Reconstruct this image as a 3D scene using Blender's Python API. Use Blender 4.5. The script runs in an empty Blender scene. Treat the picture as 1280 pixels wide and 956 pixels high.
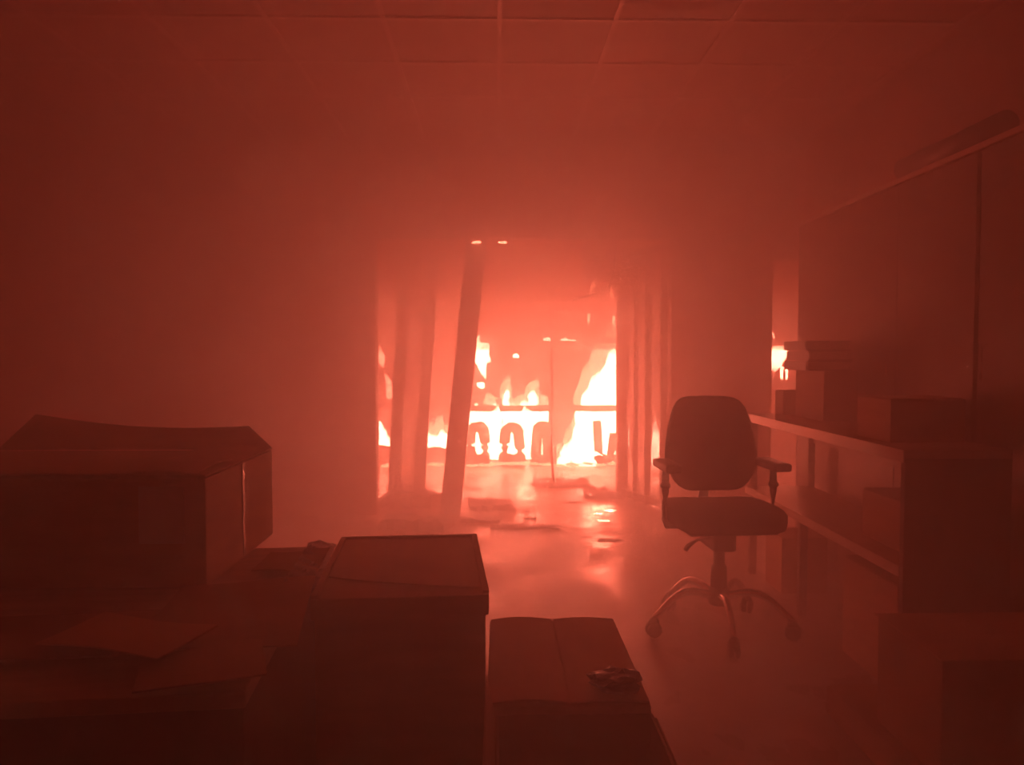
import bpy, bmesh, math, random
from mathutils import Vector, Matrix, noise
random.seed(7)
S = bpy.context.scene
C = S.collection
R = math.radians

# ------------------------------------------------------------------ camera
cam_d = bpy.data.cameras.new('camera'); cam = bpy.data.objects.new('camera', cam_d); C.objects.link(cam)
cam_d.sensor_width = 36; cam_d.lens = 27.0; cam_d.clip_start = 0.02
cam.location = (0, 0, 1.3)
cam.rotation_euler = (R(90 - 2.09), 0, R(-1.19))
S.camera = cam

# ------------------------------------------------------------------ world, exposure
w = bpy.data.worlds.new('world'); S.world = w; w.use_nodes = True
w.node_tree.nodes['Background'].inputs[0].default_value = (0, 0, 0, 1)
w.node_tree.nodes['Background'].inputs[1].default_value = 0
S.view_settings.view_transform = 'Standard'; S.view_settings.look = 'None'
S.view_settings.gamma = 1; S.view_settings.use_curve_mapping = False
S.view_settings.exposure = 0.0
cy = S.cycles
cy.max_bounces = 5; cy.volume_bounces = 3; cy.diffuse_bounces = 2; cy.glossy_bounces = 2
cy.transparent_max_bounces = 16
cy.use_denoising = True
cy.use_adaptive_sampling = False
cy.sample_clamp_indirect = 4.0
cy.sample_clamp_direct = 0.0
LIGHT = 2.65
FIRE = (1.0, 0.50, 0.35)

# ------------------------------------------------------------------ smoke that fills both rooms
SMOKE_N, SMOKE_D, SMOKE_B, SMOKE_A, SMOKE_TINT = 0.25, 0.41, 0.14, 0.27, (0.93, 0.30, 0.16, 1)     # scattering (near, mid, store room), absorption per metre and its tint
SOOT = (0.5, 0.3, 0.2, 1)

# ------------------------------------------------------------------ materials
def new_mat(name):
    m = bpy.data.materials.new(name); m.use_nodes = True
    nt = m.node_tree
    return m, nt, nt.nodes['Principled BSDF'], nt.nodes['Material Output']
def mat(name, col, rough=0.7, var=0.25, scale=6.0, bump=0.1, metal=0.0, bscale=40.0, stretch=(1, 1, 1)):
    m, nt, b, out = new_mat(name)
    tc = nt.nodes.new('ShaderNodeTexCoord'); mp = nt.nodes.new('ShaderNodeMapping')
    mp.inputs['Scale'].default_value = stretch
    nt.links.new(tc.outputs['Object'], mp.inputs[0])
    n = nt.nodes.new('ShaderNodeTexNoise'); n.inputs['Scale'].default_value = scale; n.inputs['Detail'].default_value = 6
    nt.links.new(mp.outputs[0], n.inputs[0])
    r = nt.nodes.new('ShaderNodeValToRGB')
    r.color_ramp.elements[0].position = 0.3; r.color_ramp.elements[1].position = 0.7
    r.color_ramp.elements[0].color = tuple(c * (1 - var) for c in col) + (1,)
    r.color_ramp.elements[1].color = tuple(min(1, c * (1 + var)) for c in col) + (1,)
    nt.links.new(n.outputs[0], r.inputs[0]); nt.links.new(r.outputs[0], b.inputs['Base Color'])
    b.inputs['Roughness'].default_value = rough; b.inputs['Metallic'].default_value = metal
    if bump:
        n2 = nt.nodes.new('ShaderNodeTexNoise'); n2.inputs['Scale'].default_value = bscale
        nt.links.new(mp.outputs[0], n2.inputs[0])
        bp = nt.nodes.new('ShaderNodeBump'); bp.inputs['Strength'].default_value = bump; bp.inputs['Distance'].default_value = 0.02
        nt.links.new(n2.outputs[0], bp.inputs['Height']); nt.links.new(bp.outputs[0], b.inputs['Normal'])
    return m
M = {}
M['floor'] = mat('floor_vinyl', (0.33, 0.30, 0.27), 0.5, 0.15, 2.5, 0.06, bscale=7)
nt = M['floor'].node_tree     # patchy wetness on the floor
n_ = nt.nodes.new('ShaderNodeTexNoise'); n_.inputs['Scale'].default_value = 3.2; n_.inputs['Detail'].default_value = 5
mp_ = nt.nodes.new('ShaderNodeMapping'); mp_.inputs['Scale'].default_value = (1, 0.6, 1)
tc_ = nt.nodes.new('ShaderNodeTexCoord'); nt.links.new(tc_.outputs['Object'], mp_.inputs[0]); nt.links.new(mp_.outputs[0], n_.inputs[0])
mr_ = nt.nodes.new('ShaderNodeMapRange'); mr_.inputs[1].default_value = 0.42; mr_.inputs[2].default_value = 0.62
mr_.inputs[3].default_value = 0.52; mr_.inputs[4].default_value = 0.25
nt.links.new(n_.outputs[0], mr_.inputs[0]); nt.links.new(mr_.outputs[0], nt.nodes['Principled BSDF'].inputs['Roughness'])
M['wall'] = mat('wall_paint', (0.42, 0.38, 0.35), 0.8, 0.15, 2.0, 0.1)
M['ceil'] = mat('ceiling_board', (0.55, 0.52, 0.48), 0.9, 0.1, 3.0, 0.15, bscale=90)
M['gridbar'] = mat('grid_metal', (0.75, 0.72, 0.68), 0.35, 0.05, 3.0, 0.0)
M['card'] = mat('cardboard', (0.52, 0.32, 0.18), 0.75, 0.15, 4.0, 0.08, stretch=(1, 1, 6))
M['card_dark'] = mat('cardboard_shaded', (0.34, 0.2, 0.11), 0.75, 0.25, 4.0, 0.08)  # darker copy of the cardboard, shade put into the colour
M['paper'] = mat('paper_label', (0.62, 0.58, 0.52), 0.7, 0.1, 9.0, 0.02)
M['tape'] = mat('packing_tape', (0.5, 0.38, 0.25), 0.15, 0.1, 20.0, 0.25, bscale=60)
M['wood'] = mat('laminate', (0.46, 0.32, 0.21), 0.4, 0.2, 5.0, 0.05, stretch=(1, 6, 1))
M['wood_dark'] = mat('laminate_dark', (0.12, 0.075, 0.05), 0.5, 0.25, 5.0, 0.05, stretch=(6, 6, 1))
M['edge'] = mat('pale_edging', (0.6, 0.52, 0.44), 0.4, 0.1, 8.0, 0.02)
M['fabric'] = mat('chair_fabric', (0.035, 0.03, 0.03), 0.9, 0.3, 60.0, 0.2, bscale=300)
M['plastic'] = mat('black_plastic', (0.03, 0.03, 0.03), 0.4, 0.1, 20.0, 0.02)
M['chrome'] = mat('chrome', (0.8, 0.8, 0.8), 0.16, 0.03, 20.0, 0.0, metal=1.0)
M['char'] = mat('charred', (0.03, 0.025, 0.02), 0.8, 0.5, 14.0, 0.5)
M['steel'] = mat('scorched_steel', (0.12, 0.1, 0.09), 0.5, 0.4, 9.0, 0.1, metal=0.4)
M['frame'] = mat('partition_frame', (0.3, 0.26, 0.23), 0.5, 0.2, 5.0, 0.05)
M['cable'] = mat('cable_rubber', (0.03, 0.03, 0.03), 0.6, 0.2, 20.0, 0.05)
def film_mat(name, col, alpha, rough):
    m, nt, b, out = new_mat(name)
    tr = nt.nodes.new('ShaderNodeBsdfTransparent'); mx = nt.nodes.new('ShaderNodeMixShader')
    n = nt.nodes.new('ShaderNodeTexNoise'); n.inputs['Scale'].default_value = 5; n.inputs['Detail'].default_value = 5
    tc = nt.nodes.new('ShaderNodeTexCoord'); nt.links.new(tc.outputs['Object'], n.inputs[0])
    mr = nt.nodes.new('ShaderNodeMapRange'); mr.inputs[1].default_value = 0.3; mr.inputs[2].default_value = 0.7
    mr.inputs[3].default_value = max(0, alpha - 0.12); mr.inputs[4].default_value = min(1, alpha + 0.12)
    nt.links.new(n.outputs[0], mr.inputs[0]); nt.links.new(mr.outputs[0], mx.inputs[0])
    b.inputs['Base Color'].default_value = (*col, 1); b.inputs['Roughness'].default_value = rough
    nt.links.new(tr.outputs[0], mx.inputs[1]); nt.links.new(b.outputs[0], mx.inputs[2])
    nt.links.new(mx.outputs[0], out.inputs['Surface'])
    return m
M['sootglass'] = film_mat('sooty_glass', (0.2, 0.17, 0.15), 0.42, 0.25)
M['film'] = film_mat('plastic_film', (0.45, 0.42, 0.4), 0.65, 0.15)
def flame_mat(name, col, strength):
    m, nt, b, out = new_mat(name)
    nt.nodes.remove(b)
    e = nt.nodes.new('ShaderNodeEmission'); tr = nt.nodes.new('ShaderNodeBsdfTransparent'); mx = nt.nodes.new('ShaderNodeMixShader')
    at = nt.nodes.new('ShaderNodeAttribute'); at.attribute_name = 'burn_level'
    n = nt.nodes.new('ShaderNodeTexNoise'); n.inputs['Scale'].default_value = 14; n.inputs['Detail'].default_value = 4
    tc = nt.nodes.new('ShaderNodeTexCoord'); nt.links.new(tc.outputs['Object'], n.inputs[0])
    ma = nt.nodes.new('ShaderNodeMath'); ma.operation = 'MULTIPLY_ADD'; ma.inputs[1].default_value = 0.6
    nt.links.new(n.outputs[0], ma.inputs[0])
    sub = nt.nodes.new('ShaderNodeMath'); sub.operation = 'SUBTRACT'; sub.inputs[1].default_value = 0.32
    nt.links.new(at.outputs['Fac'], sub.inputs[0]); nt.links.new(sub.outputs[0], ma.inputs[2])
    mr = nt.nodes.new('ShaderNodeMapRange'); mr.inputs[1].default_value = 0.04; mr.inputs[2].default_value = 0.26
    nt.links.new(ma.outputs[0], mr.inputs[0]); nt.links.new(mr.outputs[0], mx.inputs[0])
    e.inputs[0].default_value = (*col, 1); e.inputs[1].default_value = strength
    nt.links.new(tr.outputs[0], mx.inputs[1]); nt.links.new(e.outputs[0], mx.inputs[2])
    nt.links.new(mx.outputs[0], out.inputs['Surface'])
    return m
M['flame'] = flame_mat('flame', (1.0, 0.85, 0.7), 105.0)
M['flame_dim'] = flame_mat('flame_dim', (1.0, 0.62, 0.46), 24.0)
M['ember'] = flame_mat('ember', (1.0, 0.5, 0.35), 30.0)
for k in ('flame', 'flame_dim', 'ember'): M[k].cycles.emission_sampling = 'NONE'      # the fire_glow lamps in each fire carry its light

# ------------------------------------------------------------------ mesh helpers
def at(px, py, Y):                      # a point seen in the photograph, at its real distance Y
    return Vector(((px - 620) / 960 * Y, Y, 1.3 - (py - 443) / 960 * Y))
def tag(o, label=None, cat=None, group=None, kind=None):
    if label: o['label'] = label
    if cat: o['category'] = cat
    if group: o['group'] = group
    if kind: o['kind'] = kind
    return o
def link(name, me, m=None, parent=None, smooth=False):
    o = bpy.data.objects.new(name, me); C.objects.link(o)
    if m is not None and not me.materials: me.materials.append(m)
    if parent: o.parent = parent
    if smooth:
        for p in me.polygons: p.use_smooth = True
    return o
def fin(name, bm, m, parent=None, smooth=False):
    bmesh.ops.recalc_face_normals(bm, faces=bm.faces)
    me = bpy.data.meshes.new(name); bm.to_mesh(me); bm.free()
    return link(name, me, m, parent, smooth)
def empty(name, loc=(0, 0, 0), rz=0):
    o = bpy.data.objects.new(name, None); C.objects.link(o); o.location = loc; o.rotation_euler = (0, 0, rz)
    o.empty_display_size = 0.1
    return o
def bm_box(bm, x0, x1, y0, y1, z0, z1, mtx=None):
    vs = [bm.verts.new((x, y, z)) for x in (x0, x1) for y in (y0, y1) for z in (z0, z1)]
    for f in ((0, 1, 3, 2), (4, 6, 7, 5), (0, 4, 5, 1), (2, 3, 7, 6), (0, 2, 6, 4), (1, 5, 7, 3)):
        bm.faces.new([vs[i] for i in f])
    if mtx: bmesh.ops.transform(bm, matrix=mtx, verts=vs)
    return vs
def box(name, x0, x1, y0, y1, z0, z1, m, parent=None, bev=0.0, mtx=None, seg=2):
    bm = bmesh.new(); bm_box(bm, x0, x1, y0, y1, z0, z1)
    if bev: bmesh.ops.bevel(bm, geom=bm.edges[:], offset=bev, segments=seg, affect='EDGES', profile=0.6)
    if mtx: bmesh.ops.transform(bm, matrix=mtx, verts=bm.verts)
    return fin(name, bm, m, parent)
def bm_tube(bm, pts, rad, n=8, flat=1.0):
    pts = [Vector(p) for p in pts]; rings = []
    for i, p in enumerate(pts):
        d = (pts[min(i + 1, len(pts) - 1)] - pts[max(i - 1, 0)]).normalized()
        u = d.cross(Vector((0, 0, 1)));
        if u.length < 1e-3: u = d.cross(Vector((0, 1, 0)))
        u.normalize(); v = u.cross(d)
        r = rad[i] if isinstance(rad, (list, tuple)) else rad
        rings.append([bm.verts.new(p + (u * math.cos(a) + v * math.sin(a) * flat) * r) for a in (2 * math.pi * k / n for k in range(n))])
    for a, b in zip(rings, rings[1:]):
        for k in range(n): bm.faces.new((a[k], a[(k + 1) % n], b[(k + 1) % n], b[k]))
    bm.faces.new(rings[0][::-1]); bm.faces.new(rings[-1])
def tube(name, pts, rad, m, parent=None, n=8, flat=1.0):
    bm = bmesh.new(); bm_tube(bm, pts, rad, n, flat); return fin(name, bm, m, parent, True)
def bar(name, p, q, wx, wy, m, parent=None, bev=0.004):    # a squared post from p to q
    p, q = Vector(p), Vector(q); d = (q - p)
    bm = bmesh.new(); bm_box(bm, -wx / 2, wx / 2, -wy / 2, wy / 2, 0, d.length)
    if bev: bmesh.ops.bevel(bm, geom=bm.edges[:], offset=bev, segments=1, affect='EDGES')
    rot = Vector((0, 0, 1)).rotation_difference(d.normalized()).to_matrix().to_4x4()
    bmesh.ops.transform(bm, matrix=Matrix.Translation(p) @ rot, verts=bm.verts)
    return fin(name, bm, m, parent)
def lathe(name, prof, m, parent=None, n=20, loc=(0, 0, 0), mtx=None):
    bm = bmesh.new(); rings = []
    for r, z in prof:
        rings.append([bm.verts.new((r * math.cos(2 * math.pi * k / n), r * math.sin(2 * math.pi * k / n), z)) for k in range(n)])
    for a, b in zip(rings, rings[1:]):
        for k in range(n): bm.faces.new((a[k], a[(k + 1) % n], b[(k + 1) % n], b[k]))
    bm.faces.new(rings[0][::-1]); bm.faces.new(rings[-1])
    if mtx: bmesh.ops.transform(bm, matrix=mtx, verts=bm.verts)
    bmesh.ops.translate(bm, vec=loc, verts=bm.verts)
    return fin(name, bm, m, parent, True)
def sheet(name, fn, nu, nv, th, m, parent=None, smooth=True):    # a bent sheet with thickness: fn(u, v) -> point
    bm = bmesh.new(); g = [[None] * (nv + 1) for _ in range(nu + 1)]; h = [[None] * (nv + 1) for _ in range(nu + 1)]
    def P(u, v): return Vector(fn(u, v))
    for i in range(nu + 1):
        for j in range(nv + 1):
            u, v = i / nu, j / nv; e = 0.01
            du = P(min(1, u + e), v) - P(max(0, u - e), v); dv = P(u, min(1, v + e)) - P(u, max(0, v - e))
            nn = du.cross(dv).normalized(); p = P(u, v)
            g[i][j] = bm.verts.new(p + nn * th / 2); h[i][j] = bm.verts.new(p - nn * th / 2)
    for i in range(nu):
        for j in range(nv):
            bm.faces.new((g[i][j], g[i + 1][j], g[i + 1][j + 1], g[i][j + 1]))
            bm.faces.new((h[i][j], h[i][j + 1], h[i + 1][j + 1], h[i + 1][j]))
    for i in range(nu):
        for j in (0, nv): bm.faces.new((g[i][j], h[i][j], h[i + 1][j], g[i + 1][j]))
    for j in range(nv):
        for i in (0, nu): bm.faces.new((g[i][j], g[i][j + 1], h[i][j + 1], h[i][j]))
    return fin(name, bm, m, parent, False)

# ------------------------------------------------------------------ the room shell
XL, XR, YN, YW, ZC = -3.4, 2.5, -1.4, 6.2, 3.03      # left wall, right wall, wall behind the camera, back partition, ceiling
BX0, BX1, BY = -4.6, 5.4, 10.6                        # the burning store room beyond
tag(box('floor', BX0, BX1, YN - 0.1, BY, -0.1, 0, M['floor']), 'glossy grey floor reflecting the fire', 'floor', kind='structure')
tag(box('wall_left', XL - 0.15, XL, YN, YW, 0, ZC, M['wall']), 'plain wall lost in smoke on the left', 'wall', kind='structure')
tag(box('wall_right', XR, XR + 0.15, YN, YW, 0, ZC, M['wall']), 'plain wall behind the tall cabinet', 'wall', kind='structure')
tag(box('wall_rear', XL - 0.15, XR + 0.15, YN - 0.15, YN, 0, ZC, M['wall']), 'plain wall behind the viewer', 'wall', kind='structure')
bm = bmesh.new()
out = [(XL - 0.15, 0), (-0.97, 0), (-0.97, 2.24), (1.42, 2.24), (1.42, 0), (2.24, 0), (2.24, 2.07), (XR + 0.02, 2.07), (XR + 0.02, ZC + 0.1), (XL - 0.15, ZC + 0.1)]
f = bm.faces.new([bm.verts.new((x, YW, z)) for x, z in out])
e = bmesh.ops.extrude_face_region(bm, geom=[f])
bmesh.ops.translate(bm, vec=(0, 0.15, 0), verts=[v for v in e['geom'] if isinstance(v, bmesh.types.BMVert)])
bmesh.ops.triangulate(bm, faces=[f for f in bm.faces if len(f.verts) > 4])
tag(fin('wall_back', bm, M['wall']), 'partition wall with a wide opening onto the burning store room', 'wall', kind='structure')
tag(box('wall_far', BX0, BX1, BY, BY + 0.15, 0, ZC + 0.1, M['wall']), 'far wall of the burning store room', 'wall', kind='structure')
tag(box('wall_far_left', BX0 - 0.15, BX0, YW + 0.15, BY, 0, ZC + 0.1, M['wall']), 'left wall of the burning store room', 'wall', kind='structure')
tag(box('wall_far_right', BX1, BX1 + 0.15, YW + 0.15, BY, 0, ZC + 0.1, M['wall']), 'right wall of the burning store room', 'wall', kind='structure')
ceil = tag(box('ceiling', BX0, BX1, YN - 0.1, BY, ZC + 0.1, ZC + 0.2, M['ceil']), 'suspended tile ceiling under thick smoke', 'ceiling', kind='structure')
# suspended grid: bars every 0.6 m, a lay-in tile in each cell
gx = [0.02 + 0.6 * k for k in range(-5, 5)]; gy = [4.03 + 0.6 * k for k in range(-5, 4)]
tile_me = None
for i in range(len(gx) - 1):
    for j in range(len(gy) - 1):
        if tile_me is None:
            bm = bmesh.new(); bm_box(bm, 0.008, 0.592, 0.008, 0.592, 0.006, 0.024)
            me = bpy.data.meshes.new('ceiling_tile'); bmesh.ops.recalc_face_normals(bm, faces=bm.faces); bm.to_mesh(me); bm.free()
            me.materials.append(M['ceil']); tile_me = me
        o = link('ceiling_tile', tile_me, parent=ceil); o.location = (gx[i], gy[j], ZC + 0.0)
for x in gx: box('grid_bar', x - 0.012, x + 0.012, gy[0], YW, ZC - 0.006, ZC + 0.006, M['gridbar'], ceil)
for y in gy[1:-1]: box('grid_bar', gx[0], gx[-1], y - 0.012, y + 0.012, ZC - 0.007, ZC + 0.005, M['gridbar'], ceil)

# smoke: a real scattering medium, a little thicker under the ceiling
def smoke(y0, y1, z0, dens, aniso, absorb, label, z1=ZC + 0.15, tint=SMOKE_TINT):
    m = bpy.data.materials.new('smoke'); m.use_nodes = True; nt = m.node_tree; nt.nodes.clear()
    o = nt.nodes.new('ShaderNodeOutputMaterial'); s = nt.nodes.new('ShaderNodeVolumeScatter')
    s.inputs['Color'].default_value = (1.0, 1.0, 1.0, 1); s.inputs['Density'].default_value = dens
    s.inputs['Anisotropy'].default_value = aniso
    ab = nt.nodes.new('ShaderNodeVolumeAbsorption'); ab.inputs['Color'].default_value = tint; ab.inputs['Density'].default_value = absorb
    ad = nt.nodes.new('ShaderNodeAddShader'); nt.links.new(s.outputs[0], ad.inputs[0]); nt.links.new(ab.outputs[0], ad.inputs[1])
    nt.links.new(ad.outputs[0], o.inputs['Volume'])
    ob = box('smoke', BX0 - 0.05, BX1 + 0.05, y0, y1, z0 - 0.02 if z0 == 0 else z0, z1, m)
    tag(ob, label, 'smoke', kind='stuff')
smoke(YN - 0.05, 2.65, 0, SMOKE_N, 0.42, SMOKE_A, 'thinner red smoke nearest the viewer')
smoke(2.6505, YW + 0.07, 0, SMOKE_D, 0.42, SMOKE_A, 'red fire-lit smoke filling the room in front of the opening')
smoke(YW + 0.0705, BY + 0.05, 0, SMOKE_B, 0.35, SMOKE_A * 0.4, 'red fire-lit haze around the flames in the store room', z1=1.35)
smoke(YW + 0.0705, BY + 0.05, 1.3505, SMOKE_B * 3.0, 0.35, 0.34, 'smoke layer above the flames in the store room', z1=1.8, tint=SOOT)
smoke(YW + 0.0705, BY + 0.05, 1.8005, SMOKE_B * 9.0, 0.35, 1.6, 'thick smoke layer under the store room ceiling', tint=SOOT)

# ------------------------------------------------------------------ opening: right reveal, leaning leaf and post on the left
t = empty('glazed_partition', (1.28, 6.66, 0))
pa, pb = Vector((1.405, 6.38, 0)), Vector((1.14, 7.0, 0))
def rel(v, root): return Vector(v) - root.location
for k, (s, wd) in enumerate(((0.02, 0.05), (0.36, 0.05), (0.63, 0.04), (0.96, 0.1))):
    p = pa.lerp(pb, s); bar('post', rel(p, t), rel(p + Vector((0, 0, 2.24)), t), wd, wd, M['frame'], t)
for s0, s1 in ((0.07, 0.31), (0.41, 0.60), (0.67, 0.90)):
    a, b = rel(pa.lerp(pb, s0), t), rel(pa.lerp(pb, s1), t)
    sheet('pane', lambda u, v, a=a, b=b: a.lerp(b, u) + Vector((0, 0, 0.1 + v * 2.1)), 1, 1, 0.006, M['sootglass'], t)
a, b = rel(pa, t), rel(pb, t)
bar('sill_rail', a + Vector((0, 0, 0.05)), b + Vector((0, 0, 0.05)), 0.04, 0.08, M['frame'], t)
bar('transom', a + Vector((0, 0, 2.2)), b + Vector((0, 0, 2.2)), 0.04, 0.06, M['frame'], t)
tag(t, 'sooty glazed side screen right of the fire opening', 'partition')
n0 = at(827, 441, 6.42); 
tag(box('paper_notice', n0.x - 0.035, n0.x + 0.035, n0.y - 0.004, n0.y, n0.z - 0.09, n0.z + 0.09, M['paper']), 'pale notice stuck on the sooty side screen', 'notice')

t = empty('leaning_door_leaf', (-0.83, 7.05, 0))
A0, A1 = Vector((-0.948, 7.12, 0)), Vector((-0.835, 7.12, 2.2)); B0, B1 = Vector((-0.707, 6.98, 0)), Vector((-0.56, 6.98, 2.2))
bar('stile', rel(A0, t), rel(A1, t), 0.115, 0.05, M['frame'], t); bar('stile', rel(B0, t), rel(B1, t), 0.1, 0.05, M['frame'], t)
bar('rail', rel(A0.lerp(A1, 0.03), t), rel(B0.lerp(B1, 0.03), t), 0.04, 0.12, M['frame'], t)
bar('rail', rel(A0.lerp(A1, 0.98), t), rel(B0.lerp(B1, 0.98), t), 0.04, 0.08, M['frame'], t)
sheet('pane', lambda u, v: rel(A0.lerp(A1, 0.04 + v * 0.93), t).lerp(rel(B0.lerp(B1, 0.04 + v * 0.93), t), 0.2 + 0.6 * u), 1, 1, 0.006, M['sootglass'], t)
tag(t, 'narrow sooty glazed door leaf leaning left of the opening', 'door leaf')
t = bar('leaning_post', (-0.37, 6.1, 0.0), (-0.15, 6.16, 2.26), 0.16, 0.06, M['frame'])
tag(t, 'wide post leaning to the right at the left of the fire opening', 'post')
tag(bar('door_jamb', (-1.25, 7.85, 0), (-1.25, 7.85, 2.6), 0.08, 0.2, M['frame']), 'upright jamb at the far left edge of the fire opening', 'jamb')
bm = bmesh.new(); bm_box(bm, -1.29, -1.24, YW + 0.15, 7.9, 0, ZC)
tag(fin('wall_passage', bm, M['wall']), 'short side wall left of the opening', 'wall', kind='structure')

# ------------------------------------------------------------------ the burning store room: racks
def rack(x0, x1, y, label, levels=(0.66, 1.47, 2.25)):
    t = empty('storage_rack', ((x0 + x1) / 2, y + 0.25, 0)); hw = (x1 - x0) / 2
    for sx in (-1, 1):
        for sy in (-0.25, 0.25): bar('upright', (sx * (hw - 0.02), sy, 0), (sx * (hw - 0.02), sy, 2.4), 0.035, 0.035, M['steel'], t)
    for z in levels:
        for sy in (-0.25, 0.25): box('beam', -hw + 0.04, hw - 0.04, sy - 0.02, sy + 0.02, z - 0.035, z + 0.035, M['steel'], t, 0.004)
        box('shelf', -hw + 0.04, hw - 0.04, -0.225, 0.225, z - 0.01, z + 0.01, M['char'], t)
    tag(t, label, 'rack', 'racks in the burning store room')
rack(-1.86, 0.66, 9.1, 'scorched steel rack with arched charred shapes under its beam')
rack(0.68, 2.75, 9.1, 'scorched steel rack behind the tallest flames')
rack(2.8, 5.0, 9.1, 'scorched steel rack seen through the narrow gap beside the cabinet')

def arch(px, wpx, ytop, label, ybot=580, up=True, Y=8.95, r=0.068):
    c = at(px, ybot, Y); h = (ybot - ytop) / 960 * Y; wd = (wpx + 4) / 960 * Y / 2 - r
    t = empty('charred_hoop', (c.x, Y, 0)); pts = []
    for k in range(13):
        a = math.pi * k / 12
        pts.append((-wd * math.cos(a), 0, h - wd - r + wd * math.sin(a)) if up else (-wd * math.cos(a), 0, wd + r - wd * math.sin(a)))
    if up:
        zs = [0.0, 0.12 * h, 0.25 * h, 0.4 * h, 0.52 * h]
        pts = [(-wd - 0.012, 0, z) for z in zs] + pts + [(wd + 0.012, 0, z) for z in zs[::-1]]
        pts = [(x + random.uniform(-.006, .006), y, z + random.uniform(0, .012) * (z > 0.3 * h)) for x, y, z in pts]
    else: pts = [(-wd - 0.02, 0, h)] + pts + [(wd + 0.03, 0.02, h * 0.72)]
    tube('loop', pts, [r * (0.86 + 0.14 * random.random() + 0.35 * max(0, 0.35 - p_[2] / h)) for p_ in pts], M['char'], t, 8)
    bmm = bmesh.new(); bm_box(bmm, -wd - r, wd + r, -0.08, 0.08, 0, 0.1); bmesh.ops.subdivide_edges(bmm, edges=bmm.edges[:], cuts=3)
    for v in bmm.verts: v.co += Vector((random.uniform(-.014, .014), random.uniform(-.014, .014), random.uniform(0, .045) if v.co.z > 0.05 else 0))
    fin('ash_base', bmm, M['char'], t)
    tag(t, label, 'charred hoop', 'charred hoops under the rack beam')
arch(597, 27, 524, 'charred arched hoop nearest the leaning post')
arch(640, 27, 525, 'charred arched hoop in the middle of the lower flames')
arch(678, 23, 524, 'charred arched hoop just left of the thin rack upright')
arch(757, 24, 524, 'upturned charred loop right inside the tall flames', up=False, r=0.055)

# ------------------------------------------------------------------ flames
def tongue(bm, hl, base, h, r, lean=(0, 0), seed=0, n=9, rings=12):
    rnd = random.Random(seed); ph = rnd.uniform(0, 6.28); prev = None
    for i in range(rings + 1):
        t = i / rings
        pr = r * (0.55 + 1.2 * t) * (1 - t) ** 0.9 * 1.25 + 0.002
        wob = 0.28 * r * t * math.sin(5 * t + ph)
        c = Vector(base) + Vector((lean[0] * t * t + wob, lean[1] * t, h * t))
        ring = []
        for k in range(n):
            a = 2 * math.pi * k / n
            q = 1 + 0.55 * noise.noise(Vector((math.cos(a) * 1.7 + seed * 3.1, math.sin(a) * 1.7, t * 5.0)))
            v = bm.verts.new(c + Vector((math.cos(a) * pr * q, math.sin(a) * pr * q * 0.7, 0)))
            v[hl] = 1 - t; ring.append(v)
        if prev:
            for k in range(n): bm.faces.new((prev[k], prev[(k + 1) % n], ring[(k + 1) % n], ring[k]))
        prev = ring
def fire(label, tongues, m='flame', lights=(), seed=0):
    bm = bmesh.new(); hl = bm.verts.layers.float.new('burn_level')
    for i, (px, py, Y, hpx, wpx, lx) in enumerate(tongues):
        tongue(bm, hl, at(px, py, Y), hpx / 960 * Y, wpx * 1.45 / 960 * Y / 2, (lx / 960 * Y, 0), seed * 50 + i)
    o = fin('flames', bm, M[m], None, True)
    tag(o, label, 'fire', 'flames in the store room', 'stuff')
    for (px, py, Y, pw, rad) in lights:
        l = bpy.data.lights.new('fire_glow', 'POINT'); l.energy = pw * LIGHT; l.color = FIRE; l.shadow_soft_size = rad
        lo = bpy.data.objects.new('fire_glow', l); C.objects.link(lo); lo.location = at(px, py, Y); lo.parent = o
rr = random.Random(3)
lo = []
for px in (590, 620, 624, 630, 636, 642, 654, 660, 666, 673, 680):
    lo.append((px, 513, 9.24 + rr.uniform(0, .1), -rr.uniform(40, 62), rr.uniform(12, 18), rr.uniform(-2, 2)))
for px in (586, 592, 599, 607, 619, 624, 631, 638, 645, 653, 659, 665, 672, 679, 684):
    lo.append((px + rr.uniform(-2, 2), 574, 9.25 + rr.uniform(0, .12), rr.uniform(58, 76), rr.uniform(10, 17), rr.uniform(-4, 6)))
lo += [(618, 570, 9.0, 66, 16, 2), (622, 571, 9.05, 60, 14, 3), (659, 570, 9.02, 66, 17, -2), (665, 572, 9.05, 58, 14, 4), (655, 565, 9.3, 70, 20, 0), (633, 507, 9.3, 22, 7, 0), (666, 507, 9.3, 20, 10, 2)]
fire('row of white-hot flames under the rack beam around the charred hoops', lo, lights=[(610, 545, 8.7, 90, .12), (660, 545, 8.7, 110, .12)], seed=1)
hi = []
for px, h, wd in ((712, 26, 16), (720, 48, 16), (728, 62, 20), (737, 58, 18), (745, 75, 20), (753, 85, 18), (761, 88, 18), (769, 95, 18), (776, 100, 18)):
    hi.append((px, 580, 9.3, h, wd, rr.uniform(0, 6)))
for px, h, wd in ((732, 22, 10), (741, 40, 16), (749, 48, 18), (757, 60, 20), (765, 72, 20), (773, 84, 20)):
    hi.append((px, 507, 9.3, h, wd, rr.uniform(0, 6)))
for px, h, wd in ((726, -36, 10), (733, -42, 14), (741, -50, 16), (749, -54, 16), (757, -58, 18), (765, -60, 18), (773, -60, 18)):
    hi.append((px, 513, 9.25, h, wd, 0))
for px, h, wd in ((708, 14, 20), (722, 22, 26), (738, 24, 24), (762, 16, 20), (774, 26, 18)):
    hi.append((px, 582, 8.95, h, wd, 0))
fire('tallest white flames climbing at the right of the opening', hi, lights=[(748, 540, 8.6, 150, .15), (757, 480, 8.7, 110, .15)], seed=2)
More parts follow.
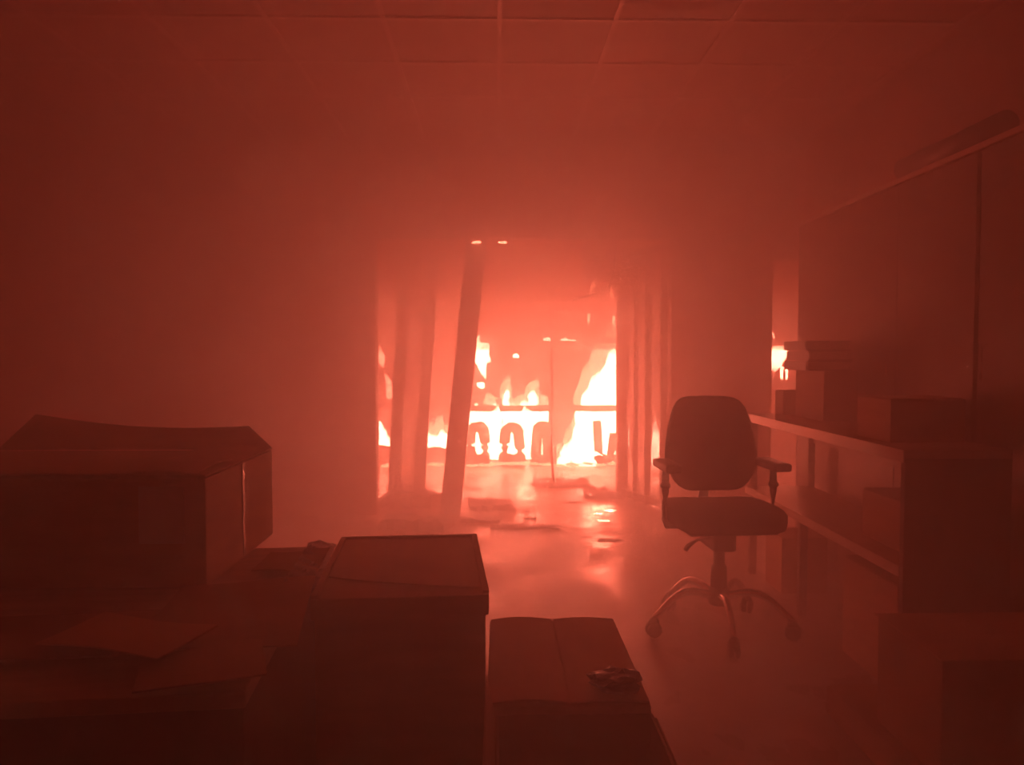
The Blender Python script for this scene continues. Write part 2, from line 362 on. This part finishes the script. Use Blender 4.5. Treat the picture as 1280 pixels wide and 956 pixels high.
fire('small flames between the left wall and the leaning leaf', [(472, 556, 9.2, 36, 10, 0), (478, 556, 9.2, 24, 8, 2), (485, 557, 9.2, 13, 8, 0), (495, 557, 9.2, 16, 12, 0)], lights=[(478, 535, 8.8, 45, .1)], seed=3)
fire('low flames between the leaning leaf and the leaning post', [(536, 559, 9.2, 20, 10, 0), (543, 557, 9.2, 15, 10, 0), (550, 558, 9.2, 22, 11, 3), (558, 560, 9.2, 17, 11, 0), (566, 561, 9.2, 28, 12, 0), (576, 566, 9.2, 40, 12, 0)], lights=[(548, 535, 8.8, 45, .1)], seed=4)
fire('dripping flames hanging from the upper shelf beside the leaning post', [(597, 428, 9.1, -34, 12, 2), (603, 429, 9.1, -26, 12, 8), (600, 432, 9.1, -40, 10, 4), (601, 478, 9.1, -8, 8, 0), (604, 445, 9.1, -30, 6, 2), (596, 428, 9.1, 12, 7, 0)], lights=[(600, 450, 8.5, 25, .08)], seed=5)
fire('dim orange flame edges around the tallest white flames', [(704, 581, 9.38, 30, 18, 0), (714, 580, 9.38, 52, 20, 3), (722, 579, 9.38, 74, 20, 4), (726, 506, 9.38, 34, 14, 2), (733, 506, 9.38, 56, 16, 4), (742, 506, 9.38, 78, 18, 6), (752, 506, 9.38, 92, 18, 4), (764, 506, 9.38, 112, 18, 0), (774, 506, 9.38, 120, 16, 0)], 'flame_dim', seed=21)
fire('dim orange flame edges beside the leaning post', [(540, 558, 9.36, 34, 12, 0), (550, 558, 9.36, 42, 14, 2), (560, 559, 9.36, 36, 14, 0), (570, 562, 9.36, 46, 12, 0)], 'flame_dim', seed=23)
fire('dim orange flame edges above the lower rack beam', [(612, 506, 9.4, 16, 14, 0), (633, 506, 9.4, 40, 13, 2), (650, 506, 9.4, 14, 18, 0), (666, 506, 9.4, 36, 16, 3), (680, 506, 9.4, 14, 12, 0)], 'flame_dim', seed=22)
fire('faint wispy flame high on the right of the opening', [(765, 372, 7.1, 22, 4, -8), (767, 395, 7.1, -14, 3, 0), (738, 370, 7.1, 24, 4, 10), (736, 392, 7.1, -14, 3, 0)], 'flame_dim', seed=6)
fire('thin flames trailing down beside the left wall', [(474, 436, 9.2, 24, 6, -2), (478, 455, 9.2, 22, 6, -5), (487, 498, 9.2, 32, 6, -4), (474, 432, 9.2, -30, 6, 8)], 'flame_dim', seed=7)
fire('dripping flames in the narrow gap beside the tall cabinet', [(967, 432, 9.1, -36, 7, 0), (972, 432, 9.1, -30, 9, 2), (978, 433, 9.1, -34, 9, -8), (983, 432, 9.1, -22, 8, -2), (969, 432, 9.1, -30, 5, 0), (986, 456, 9.1, -22, 3, 0), (980, 458, 9.1, -20, 3, 0), (968, 426, 9.1, 12, 5, 0)], lights=[(978, 450, 8.5, 40, .08)], seed=8)
fire('flame glimpsed through the sooty side screen', [(822, 583, 8.9, 58, 10, 0), (829, 583, 8.9, 50, 12, 0), (836, 583, 8.9, 44, 12, 0)], lights=[(828, 540, 8.6, 40, .08)], seed=9)
fire('embers smouldering on the floor below the rack', [(x, 581 + rr.uniform(-1, 3), 8.75, rr.uniform(3, 6), rr.uniform(8, 16), 0) for x in (540, 548, 591, 604, 612, 617, 623, 640, 655, 668, 684, 700, 716, 735, 752, 768, 480, 488)], 'ember', seed=10)
fire('small embers on the upper rack beam', [(684, 426, 8.95, 5, 9, 2), (706, 426, 8.95, 4, 7, 0), (716, 426, 8.95, 3, 8, 0), (645, 447, 8.95, 6, 6, 0)], 'flame', seed=11)
fire('two small glowing spots at the top of the opening', [(595, 305, 6.11, 3, 9, 3), (628, 305, 6.17, 3, 9, 3)], 'ember', seed=12)  # two tiny glowing shapes, one on the post, one on the lintel

# ------------------------------------------------------------------ hanging wires and ceiling scraps
def cable(name, pts, r, label):
    ps = [at(*p) for p in pts]; out = []
    for i in range(len(ps) - 1):
        for k in range(6):
            t = k / 6; p0 = ps[max(i - 1, 0)]; p1 = ps[i]; p2 = ps[i + 1]; p3 = ps[min(i + 2, len(ps) - 1)]
            out.append(0.5 * ((2 * p1) + (p2 - p0) * t + (2 * p0 - 5 * p1 + 4 * p2 - p3) * t * t + (3 * p1 - p0 - 3 * p2 + p3) * t ** 3))
    out.append(ps[-1]); tag(tube(name, out, r, M['cable'], None, 6), label, 'wire')
cable('hanging_wire', [(690, 235, 7.5), (689, 360, 7.5), (690, 480, 7.5), (690, 570, 7.5), (693, 608, 7.5)], 0.012, 'long thin wire hanging straight down the middle of the opening')
cable('hanging_wire', [(776, 180, 6.55), (770, 300, 6.55), (764, 354, 6.55), (745, 366, 6.55), (716, 375, 6.55)], 0.012, 'slack wire sagging from the top right of the opening')
cable('hanging_wire', [(772, 180, 6.5), (768, 290, 6.5), (762, 312, 6.5), (752, 326, 6.5), (730, 323, 6.5)], 0.015, 'short bent wire above the slack wire')
c = at(752, 340, 6.75)
sheet('hanging_ceiling_panel', lambda u, v: (c.x - 0.17 + u * 0.42, c.y + v * 0.2, c.z - 0.09 + v * 0.7 + 0.02 * math.sin(u * 5)), 6, 4, 0.015, M['ceil'])
tag(bpy.data.objects['hanging_ceiling_panel'], 'fallen ceiling panel hanging at the upper right of the opening', 'panel')
c = at(978, 318, 6.6)
sheet('loose_ceiling_scrap', lambda u, v: (c.x - 0.12 + u * 0.3, c.y + v * 0.1, c.z + v * 0.16 + 0.04 * math.sin(u * 3.1)), 6, 3, 0.012, M['ceil'])
tag(bpy.data.objects['loose_ceiling_scrap'], 'curled ceiling scrap at the top of the narrow gap', 'scrap')

# ------------------------------------------------------------------ debris on the floor
def slab(px, py, Y, wpx, dep, th, rz, label, cat='board', m='char', name='charred_board', tilt=0.0, seed=0):
    p = at(px, py, Y); wd = wpx / 960 * Y; rnd = random.Random(seed)
    bm = bmesh.new(); n = 8
    prof = [(-wd / 2 + wd * k / n, dep / 2 * (0.6 + 0.5 * rnd.random())) for k in range(n + 1)]
    low = [(-wd / 2 + wd * k / n, -dep / 2 * (0.6 + 0.5 * rnd.random())) for k in range(n + 1)]
    ring = prof + low[::-1]
    f = bm.faces.new([bm.verts.new((x, y, 0)) for x, y in ring])
    e = bmesh.ops.extrude_face_region(bm, geom=[f])
    for v in e['geom']:
        if isinstance(v, bmesh.types.BMVert): v.co.z += th * (0.6 + 0.8 * rnd.random())
    bmesh.ops.triangulate(bm, faces=[f for f in bm.faces if len(f.verts) > 4])
    bmesh.ops.transform(bm, matrix=Matrix.Rotation(rz, 4, 'Z') @ Matrix.Rotation(tilt, 4, 'Y'), verts=bm.verts)
    mz = min(v.co.z for v in bm.verts)
    bmesh.ops.translate(bm, vec=(0, 0, -mz), verts=bm.verts)
    o = fin(name, bm, M[m]); o.location = (p.x, Y, 0.001); tag(o, label, cat); return o
Yf = lambda py: 1.3 * 960 / (py - 443)
slab(614, 635, 6.5, 56, 0.36, 0.05, 0.1, 'large dark charred board on the floor right of the leaning post', seed=1)
slab(600, 652, 5.92, 50, 0.10, 0.03, -0.1, 'narrow charred board in front of the large charred board', seed=2)
slab(655, 662, Yf(661), 86, 0.16, 0.015, 0.03, 'long flat charred strip lying across the glossy floor', seed=3)
slab(662, 650, Yf(650), 15, 0.06, 0.015, 0.2, 'small dark scrap behind the long charred strip', 'scrap', name='charred_scrap', seed=4)
slab(658, 641, Yf(641), 9, 0.05, 0.012, 0.0, 'tiny dark scrap beyond the small dark scrap', 'scrap', name='charred_scrap', seed=5)
slab(702, 609, Yf(607), 70, 0.3, 0.04, 0.0, 'low mound of charred debris under the long hanging wire', 'debris', name='dark_mound', seed=6)
slab(755, 620, Yf(622), 50, 0.3, 0.06, -0.1, 'charred debris against the foot of the right side screen', 'debris', name='dark_mound', seed=7)
slab(512, 634, 6.62, 70, 0.3, 0.1, -0.3, 'dark heap at the foot of the leaning leaf', 'debris', name='dark_mound', seed=8)  # low dark heap over a dark stretch of floor
slab(520, 665, 5.75, 84, 0.3, 0.07, -0.2, 'dark heap in front of the leaning post', 'debris', name='dark_mound', seed=14)
slab(765, 640, Yf(640), 16, 0.12, 0.0015, 0.4, 'bright reflecting glass shard beside the right side screen', 'shard', 'chrome', 'glass_shard', 0.0, 9)
slab(756, 653, Yf(653), 14, 0.06, 0.0015, -0.1, 'glass shard in front of the brightest shard', 'shard', 'chrome', 'glass_shard', 0.0, 10)
slab(748, 644, Yf(644), 9, 0.05, 0.0015, -0.3, 'small glass shard left of the brightest shard', 'shard', 'chrome', 'glass_shard', 0.0, 11)
slab(722, 628, Yf(629), 26, 0.04, 0.008, 0.0, 'thin pale splinter on the floor under the hanging wire', 'splinter', 'edge', 'splinter', 0, 12)
slab(762, 678, Yf(678), 30, 0.07, 0.006, 0.05, 'flat dark scrap nearest the right side screen foot', 'scrap', name='charred_scrap', seed=13)

# ------------------------------------------------------------------ cartons
def carton(name, x0, x1, y0, y1, z0, z1, m='card', bev=0.006, open_top=False, parent_root=None):
    cx, cy_ = (x0 + x1) / 2, (y0 + y1) / 2
    t = empty(name, (cx, cy_, z0)); hx, hy, h = (x1 - x0) / 2, (y1 - y0) / 2, z1 - z0
    if open_top:
        th = 0.006
        for (a, b, c_, d) in ((-hx, hx, -hy, -hy + th), (-hx, hx, hy - th, hy), (-hx, -hx + th, -hy + th, hy - th), (hx - th, hx, -hy + th, hy - th)):
            box('side_panel', a, b, c_, d, 0, h, M[m], t)
        box('bottom_panel', -hx + th, hx - th, -hy + th, hy - th, 0, th, M[m], t)
    else:
        box('body', -hx, hx, -hy, hy, 0, h, M[m], t, bev)
    return t, hx, hy, h

# the left desk (turned slightly), slab end added on the right to keep the underside dark
t = empty('desk', (-0.45, 1.72, 0), R(4.8))
box('desktop', -1.75, 0.0, -0.48, 0.48, 0.722, 0.75, M['wood'], t, 0.004)
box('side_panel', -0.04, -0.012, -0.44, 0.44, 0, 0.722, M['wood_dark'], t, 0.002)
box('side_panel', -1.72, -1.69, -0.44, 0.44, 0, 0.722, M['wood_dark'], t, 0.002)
box('modesty_panel', -1.69, -0.04, -0.42, -0.40, 0.1, 0.722, M['wood_dark'], t, 0.002)  # runs up to the side panel to stop a light leak
tag(t, 'brown desk strewn with cardboard sheets at the left', 'desk')

t, hx, hy, h = carton('large_carton', -1.5, -0.68, 1.80, 2.34, 0.752, 1.01)
def flap(u, v):
    x = -hx + 2 * hx * u; s = 0.19 * v
    lift = (0.05 + 0.04 * (1 - u) ** 2) * v - 0.012 * math.sin(math.pi * u) * v
    return (x - 0.13 * v * u, hy + s, h + 0.004 + lift)
sheet('flap', flap, 12, 4, 0.005, M['card'], t)
sheet('flap', lambda u, v: (hx - 0.003 - 0.22 * v, -hy + 0.01 + u * (2 * hy - 0.02), h + 0.004 + 0.012 * math.sin(math.pi * v)), 6, 4, 0.004, M['card'], t)
sheet('flap', lambda u, v: (-hx + 0.02 + (2 * hx - 0.04) * u, -hy + 0.004 + 0.24 * v, h + 0.010 + 0.01 * math.sin(math.pi * v)), 8, 4, 0.004, M['card'], t)
box('shipping_label', 0.165 + hx - 0.41 + 0.09, 0.27 + hx - 0.41 + 0.09, -hy - 0.0015, -hy + 0.001, 0.105, 0.24, M['paper'], t)['label'] = 'pale paper label'
sheet('packing_tape', lambda u, v: (hx + 0.0015, -0.01 + 0.018 * u + 0.003 * math.sin(v * 14), 0.01 + v * (h - 0.012)), 3, 14, 0.001, M['tape'], t)['label'] = 'shiny packing tape'
tag(t, 'large sealed carton with a lifted flap on the left desk', 'box')

def paper(px, py, wx, dy, rz, label, z=0.754, seed=0, m='card_dark', name='cardboard_sheet'):
    Y = (1.3 - z) * 960 / (py - 443); p = at(px, py, Y); rnd = random.Random(seed); ph = rnd.uniform(0, 6)
    cs, sn = math.cos(rz), math.sin(rz)
    def fn(u, v):
        a, b = (u - .5) * wx, (v - .5) * dy
        return (p.x + a * cs - b * sn, p.y + a * sn + b * cs, z + 0.004 + 0.010 * (1 + math.sin(u * 4 + ph) * math.cos(v * 3 + ph)) * 0.6)
    tag(sheet(name, fn, 6, 6, 0.003, M[m]), label, 'sheet')
paper(290, 770, 0.3, 0.42, 0.15, 'crumpled cardboard sheet below the tape side of the large carton', 0.756, 1)
paper(160, 800, 0.26, 0.16, -0.3, 'creased sheet coloured pale as a lit patch on the desk in front of the large carton', 0.78, 2, 'card')  # paler cardboard puts a patch of light into the colour
paper(250, 840, 0.2, 0.16, 0.35, 'creased sheet at the near right corner of the left desk', 0.765, 3)
paper(60, 800, 0.34, 0.24, 0.1, 'dark flat sheet at the far left of the desk', 0.757, 4)
paper(365, 706, 0.16, 0.2, 0.05, 'flat card lying at the far right corner of the desk', 0.756, 5)

t, hx, hy, h = carton('lidded_carton', -0.4755, -0.0495, 1.91, 2.52, 0, 0.645)
t.rotation_euler.z = R(4.4)
def lidtop(u, v): return (-hx - 0.008 + (2 * hx + 0.016) * u, -hy - 0.008 + (2 * hy + 0.016) * v, h + 0.05 + 0.006 * math.sin(math.pi * u) * math.sin(math.pi * v))
lid = box('lid', -hx - 0.008, hx + 0.008, -hy - 0.008, hy + 0.008, h - 0.004, h + 0.05, M['card'], t, 0.004)
def rim(name, a, b, c_, d): box(name, a, b, c_, d, h + 0.049, h + 0.058, M['card'], lid, 0.002)
rim('rim', hx - 0.008, hx + 0.009, -hy, hy); rim('rim', -hx - 0.009, -hx + 0.008, -hy, hy); rim('rim', -hx - .009, hx + .009, hy - .008, hy + .009)
sheet('shadow_edge_sheet', lambda u, v: (-hx + 0.012 + (2 * hx - 0.024) * u, -hy + 0.01 + (0.03 + 0.13 * (1 - u) ** 2) + (2 * hy - 0.21) * v, h + 0.054 + 0.005 * math.sin(3 * u)), 10, 4, 0.003, M['card'], lid)  # added sheet, its curved front edge draws a shadow line across the lid
tag(t, 'tall carton with an overhanging lid in the centre foreground', 'box')
# crumpled clear film between the desk and the lidded carton
bmf = None
def film(u, v):
    y = 1.76 + 0.42 * v
    x0 = -0.455 - (y - 1.72) * 0.084 - 0.035
    return (x0 + 0.075 * u, y, 0.7585 + 0.010 * abs(math.sin(v * 19 + u * 4)) * (1 - 0.5 * u) + 0.006 * abs(math.sin(u * 7 + v * 37)) - 0.012 * max(0, u - 0.55))
tag(sheet('plastic_film', film, 6, 30, 0.0015, M['film']), 'crumpled clear plastic film along the right edge of the desk', 'film')

t, hx, hy, h = carton('low_carton', -0.02, 0.355, 1.72, 2.28, 0, 0.5, 'card')
sheet('flap', lambda u, v: (-hx + 0.005 + (hx - 0.008) * u, -hy + 0.004 + (2 * hy - 0.008) * v, h + 0.004 + 0.008 * math.sin(math.pi * u)), 6, 3, 0.004, M['card'], t)
sheet('flap', lambda u, v: (0.004 + (hx - 0.008) * u, -hy + 0.004 + (2 * hy - 0.008) * v, h + 0.004 + 0.006 * math.sin(math.pi * u)), 6, 3, 0.004, M['card'], t)
tag(t, 'low closed carton right of the tall lidded carton', 'box')
t, hx, hy, h = carton('open_carton', 0.0, 0.355, 1.16, 1.71, 0, 0.485, 'card_dark', open_top=True)  # shadow behind the low carton put into darker cardboard
sheet('flap', lambda u, v: (-hx - 0.004 - 0.018 * v, -hy + 0.02 + (2 * hy - 0.04) * u, h + 0.1 * v), 4, 4, 0.004, M['card'], t)
sheet('flap', lambda u, v: (hx + 0.004 + 0.01 * v, -hy + 0.02 + (2 * hy - 0.04) * u, h - 0.16 * v), 4, 4, 0.004, M['card_dark'], t)
tag(t, 'open-topped carton nearest the viewer in front of the low carton', 'box')
p = at(782, 882, 1.72)
rb = random.Random(5)
bm = bmesh.new(); bmesh.ops.create_icosphere(bm, subdivisions=3, radius=1)
for v in bm.verts:
    q = 1 + 0.45 * noise.noise(v.co * 2.3 + Vector((3, 1, 7))); v.co = Vector((v.co.x * 0.06 * q, v.co.y * 0.05 * q, v.co.z * 0.024 * q))
o = fin('plastic_bag', bm, M['plastic']); o.location = (p.x - 0.012, 1.775, 0.533)
tag(o, 'crumpled dark plastic bag on the corner of the low carton', 'bag')

# ------------------------------------------------------------------ office chair
def chair():
    t = empty('office_chair', (1.045, 3.55, 0), R(3))
    # five chrome arms on castors
    for k, adeg in enumerate((190, 262, 334, 46, 118)):
        a = R(adeg); L = 0.31
        pts = []
        for i in range(9):
            s = i / 8; r = 0.02 + L * s
            z = 0.165 + 0.035 * math.sin(math.pi * min(1, s * 1.15)) - 0.075 * max(0, s - 0.45) ** 2 / 0.3
            pts.append((r * math.cos(a), r * math.sin(a), z))
        leg = tube('base_arm', pts, [0.022 - 0.008 * i / 8 for i in range(9)], M['chrome'], t, 10)
        ex, ey, ez = pts[-1]
        tube('castor_stem', [(ex, ey, ez), (ex, ey, 0.07)], 0.008, M['plastic'], leg)
        for s in (-1, 1):
            ox, oy = -math.sin(a) * 0.014 * s, math.cos(a) * 0.014 * s
            mt = Matrix.Rotation(a, 4, 'Z') @ Matrix.Rotation(R(90), 4, 'X')
            lathe('castor_wheel', [(0.02, -0.009), (0.034, -0.007), (0.036, 0), (0.034, 0.007), (0.02, 0.009)], M['plastic'], leg, 16, (ex + ox, ey + oy, 0.037), mt)
        tube('castor_hood', [(ex - 0.02 * math.cos(a), ey - 0.02 * math.sin(a), 0.066), (ex, ey, 0.074), (ex + 0.026 * math.cos(a), ey + 0.026 * math.sin(a), 0.05)], [0.016, 0.024, 0.014], M['plastic'], leg, 8)
    lathe('hub', [(0.045, 0.13), (0.048, 0.15), (0.046, 0.2), (0.034, 0.215)], M['plastic'], t)
    lathe('gas_column', [(0.038, 0.205), (0.036, 0.31), (0.026, 0.315), (0.026, 0.42)], M['plastic'], t)
    box('tilt_mechanism', -0.06, 0.05, -0.1, 0.12, 0.395, 0.5, M['plastic'], t, 0.02)
    tube('lever', [(-0.05, -0.06, 0.455), (-0.13, -0.07, 0.45), (-0.175, -0.08, 0.425), (-0.185, -0.08, 0.405)], [0.007, 0.007, 0.012, 0.011], M['plastic'], t)
    # seat: a rounded waterfall cushion
    bm = bmesh.new(); bmesh.ops.create_cube(bm, size=2); bmesh.ops.subdivide_edges(bm, edges=bm.edges[:], cuts=7, use_grid_fill=True)
    def sup(c, k): return math.copysign(abs(c) ** k, c)
    for v in bm.verts:
        x, y, z = v.co; q = max(abs(x), abs(y), abs(z)); l = (abs(x) ** 5 + abs(y) ** 5 + abs(z) ** 5) ** 0.2
        x, y, z = (c * q / l for c in (x, y, z))
        z2 = 0.56 + z * 0.05 - 0.02 * max(0, -y - 0.55) * 1.5 + 0.012 * (x * x - 0.5) * (1 if z > 0 else 0)
        v.co = Vector((x * 0.255 * (1 - 0.06 * max(0, y)), y * 0.24 - 0.02, z2))
    fin('seat', bm, M['fabric'], t, True)
    box('seat_pan', -0.2, 0.2, -0.2, 0.18, 0.496, 0.515, M['plastic'], t, 0.006)
    # backrest: tapered to the bottom, rounded top, curved round the sitter
    bm = bmesh.new(); bmesh.ops.create_cube(bm, size=2); bmesh.ops.subdivide_edges(bm, edges=bm.edges[:], cuts=9, use_grid_fill=True)
    for v in bm.verts:
        x, y, z = v.co; q = max(abs(x), abs(y), abs(z)); l = (abs(x) ** 6 + abs(y) ** 6 + abs(z) ** 6) ** (1 / 6)
        x, y, z = (c * q / l for c in (x, y, z))
        hw = 0.226 - 0.042 * max(0, z + 0.25) ** 1.4 - 0.11 * max(0, -z - 0.35) ** 1.3
        v.co = Vector((x * hw, 0.215 + y * 0.035 - 0.05 * x * x + 0.03 * z, 0.865 + z * 0.23))
    br = fin('backrest', bm, M['fabric'], t, True)
    br.location.x = 0.01
    tube('back_bar', [(-0.02, 0.08, 0.44), (-0.02, 0.2, 0.445), (0.0, 0.245, 0.52), (0.01, 0.255, 0.75)], [0.022, 0.026, 0.026, 0.024], M['plastic'], t, 8, 0.6)
    # arms
    for s in (-1, 1):
        tube('arm_post', [(s * 0.18, 0.0, 0.505), (s * 0.25, 0.0, 0.505), (s * 0.258, 0.0, 0.535), (s * 0.258, 0.0, 0.66), (s * 0.257, 0.0, 0.765)], [0.018, 0.018, 0.019, 0.017, 0.017], M['plastic'], t)
        lathe('arm_knob', [(0.02, -0.01), (0.026, 0), (0.02, 0.012)], M['plastic'], t, 12, (s * 0.258, 0.0, 0.69))
        box('arm_pad', s * 0.252 - 0.04, s * 0.252 + 0.04, -0.13, 0.12, 0.765, 0.805, M['plastic'], t, 0.016, seg=3)
    tag(t, 'dark swivel office chair with armrests and chrome base', 'chair')
chair()

# ------------------------------------------------------------------ right side: workbench, cabinet, cartons
t = empty('workbench', (1.69, 3.65, 0))
hy = 0.89
box('worktop', -0.2, 0.2, -hy, hy, -0.03 + 0.95, 0.95, M['wood'], t, 0.003)
box('edging', -0.204, -0.2005, -hy, hy, 0.905, 0.951, M['edge'], t)['label'] = 'pale edging strip'
box('lower_shelf', -0.195, 0.195, -hy + 0.03, hy, 0.49, 0.515, M['wood'], t, 0.003)
box('edging', -0.2, -0.1955, -hy + 0.03, hy, 0.476, 0.517, M['edge'], t)['label'] = 'pale edging strip'
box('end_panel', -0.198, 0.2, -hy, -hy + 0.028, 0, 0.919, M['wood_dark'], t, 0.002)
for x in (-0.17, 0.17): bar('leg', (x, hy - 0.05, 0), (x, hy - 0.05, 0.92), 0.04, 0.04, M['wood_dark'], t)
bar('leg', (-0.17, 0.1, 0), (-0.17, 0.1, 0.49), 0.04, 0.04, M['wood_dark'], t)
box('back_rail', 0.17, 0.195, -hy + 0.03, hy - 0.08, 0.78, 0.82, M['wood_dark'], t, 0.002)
tag(t, 'long two-tier workbench with pale edges behind the office chair', 'workbench')

def cabinet(yc, hy, n, label):
    t = empty('tall_cabinet', (2.22, yc, 0))
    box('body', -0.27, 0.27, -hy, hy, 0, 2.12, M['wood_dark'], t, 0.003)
    box('top_board', -0.29, 0.27, -hy, hy, 2.121, 2.145, M['edge'], t, 0.003)
    for k in range(n):
        y0 = -hy + 0.01 + k * (2 * hy - 0.02) / n; y1 = y0 + (2 * hy - 0.02) / n - 0.006
        d = box('door', -0.29, -0.271, y0, y1, 0.08, 2.11, M['wood_dark'], t, 0.003)
        yy = y0 + 0.05 if k % 2 else y1 - 0.05
        tube('handle', [(-0.289, yy, 1.2), (-0.31, yy, 1.2), (-0.31, yy, 1.34), (-0.289, yy, 1.34)], 0.006, M['chrome'], d)
    tag(t, label, 'cabinet', 'tall cabinets along the right wall')
cabinet(3.98, 0.92, 3, 'tall dark cabinet behind the workbench, nearer the fire')
cabinet(2.63, 0.42, 1, 'tall dark cabinet at the right edge, nearest the viewer')

def small_box(name, x0, x1, y0, y1, z0, h, m, label, cat='box'):
    t, hx, hy, hh = carton(name, x0, x1, y0, y1, z0, z0 + h, m, 0.003)
    sheet('flap', lambda u, v: (-hx + 0.003 + (2 * hx - 0.006) * u, -hy + 0.003 + (hy - 0.005) * v, hh + 0.0025 + 0.002 * math.sin(3 * v)), 2, 2, 0.003, M[m], t)
    sheet('flap', lambda u, v: (-hx + 0.003 + (2 * hx - 0.006) * u, 0.002 + (hy - 0.005) * v, hh + 0.0025 + 0.002 * math.sin(3 * v)), 2, 2, 0.003, M[m], t)
    tag(t, label, cat)
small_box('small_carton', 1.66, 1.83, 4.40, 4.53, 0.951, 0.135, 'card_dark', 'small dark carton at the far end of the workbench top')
def binder(y, z, label, x0=1.62):
    b = empty('ring_binder', (x0 + 0.12, y, z))
    box('cover', -0.12, 0.12, -0.15, 0.15, 0, 0.004, M['plastic'], b); box('cover', -0.12, 0.12, -0.15, 0.15, 0.046, 0.05, M['plastic'], b)
    box('spine', -0.125, -0.121, -0.15, 0.15, 0, 0.05, M['plastic'], b); box('page_block', -0.112, 0.11, -0.14, 0.14, 0.005, 0.045, M['paper'], b)
    tag(b, label, 'binder')
small_box('upright_carton', 1.70, 1.88, 3.95, 4.32, 0.951, 0.26, 'card_dark', 'dark carton under the binders on the workbench')
binder(4.12, 1.216, 'dark ring binder lying lower in the stack on the carton'); binder(4.14, 1.269, 'dark ring binder in the middle of the stack', 1.64); binder(4.11, 1.322, 'dark ring binder on top of the stack beside the cabinet', 1.61)
small_box('shelf_carton', 1.56, 1.86, 3.0, 3.28, 0.951, 0.17, 'card', 'brown carton standing on the workbench before the cabinet')
small_box('shelf_carton', 1.60, 1.86, 2.95, 3.3, 0.516, 0.2, 'card', 'brown carton on the lower shelf of the workbench')
small_box('floor_carton', 1.52, 1.86, 2.85, 3.3, 0.001, 0.42, 'card', 'brown carton stored on the floor under the workbench')
small_box('floor_carton', 1.55, 1.8, 4.1, 4.35, 0.001, 0.3, 'card', 'smaller carton farther back under the workbench')
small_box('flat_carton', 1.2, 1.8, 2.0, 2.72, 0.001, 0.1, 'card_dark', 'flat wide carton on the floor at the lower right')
t, hx, hy, h = carton('square_carton', 1.24, 1.74, 2.08, 2.44, 0.108, 0.45, 'card_dark')  # shaded body, paler flaps: the lit top is put into the colour
sheet('flap', lambda u, v: (-hx - 0.01 + (2 * hx + 0.02) * u, -hy - 0.01 + (hy + 0.008) * v, h + 0.004 + 0.006 * math.sin(3 * v)), 3, 3, 0.004, M['card'], t)
sheet('flap', lambda u, v: (-hx - 0.01 + (2 * hx + 0.02) * u, 0.002 + (hy + 0.008) * v, h + 0.004 + 0.006 * math.sin(3 * v)), 3, 3, 0.004, M['card'], t)
tag(t, 'square carton standing on the flat carton before the workbench', 'box')

# dark roll lying on the cabinets
t = empty('paper_roll', (1.985, 3.28, 2.199))
mt = Matrix.Rotation(R(90), 4, 'X')
lathe('tube', [(0.03, -0.45), (0.052, -0.45), (0.052, 0.3), (0.03, 0.3), (0.03, 0.28), (0.003, 0.28)], M['plastic'], t, 20, (0, 0, 0), mt)
tag(t, 'dark round-ended roll lying on top of the tall cabinets', 'roll')
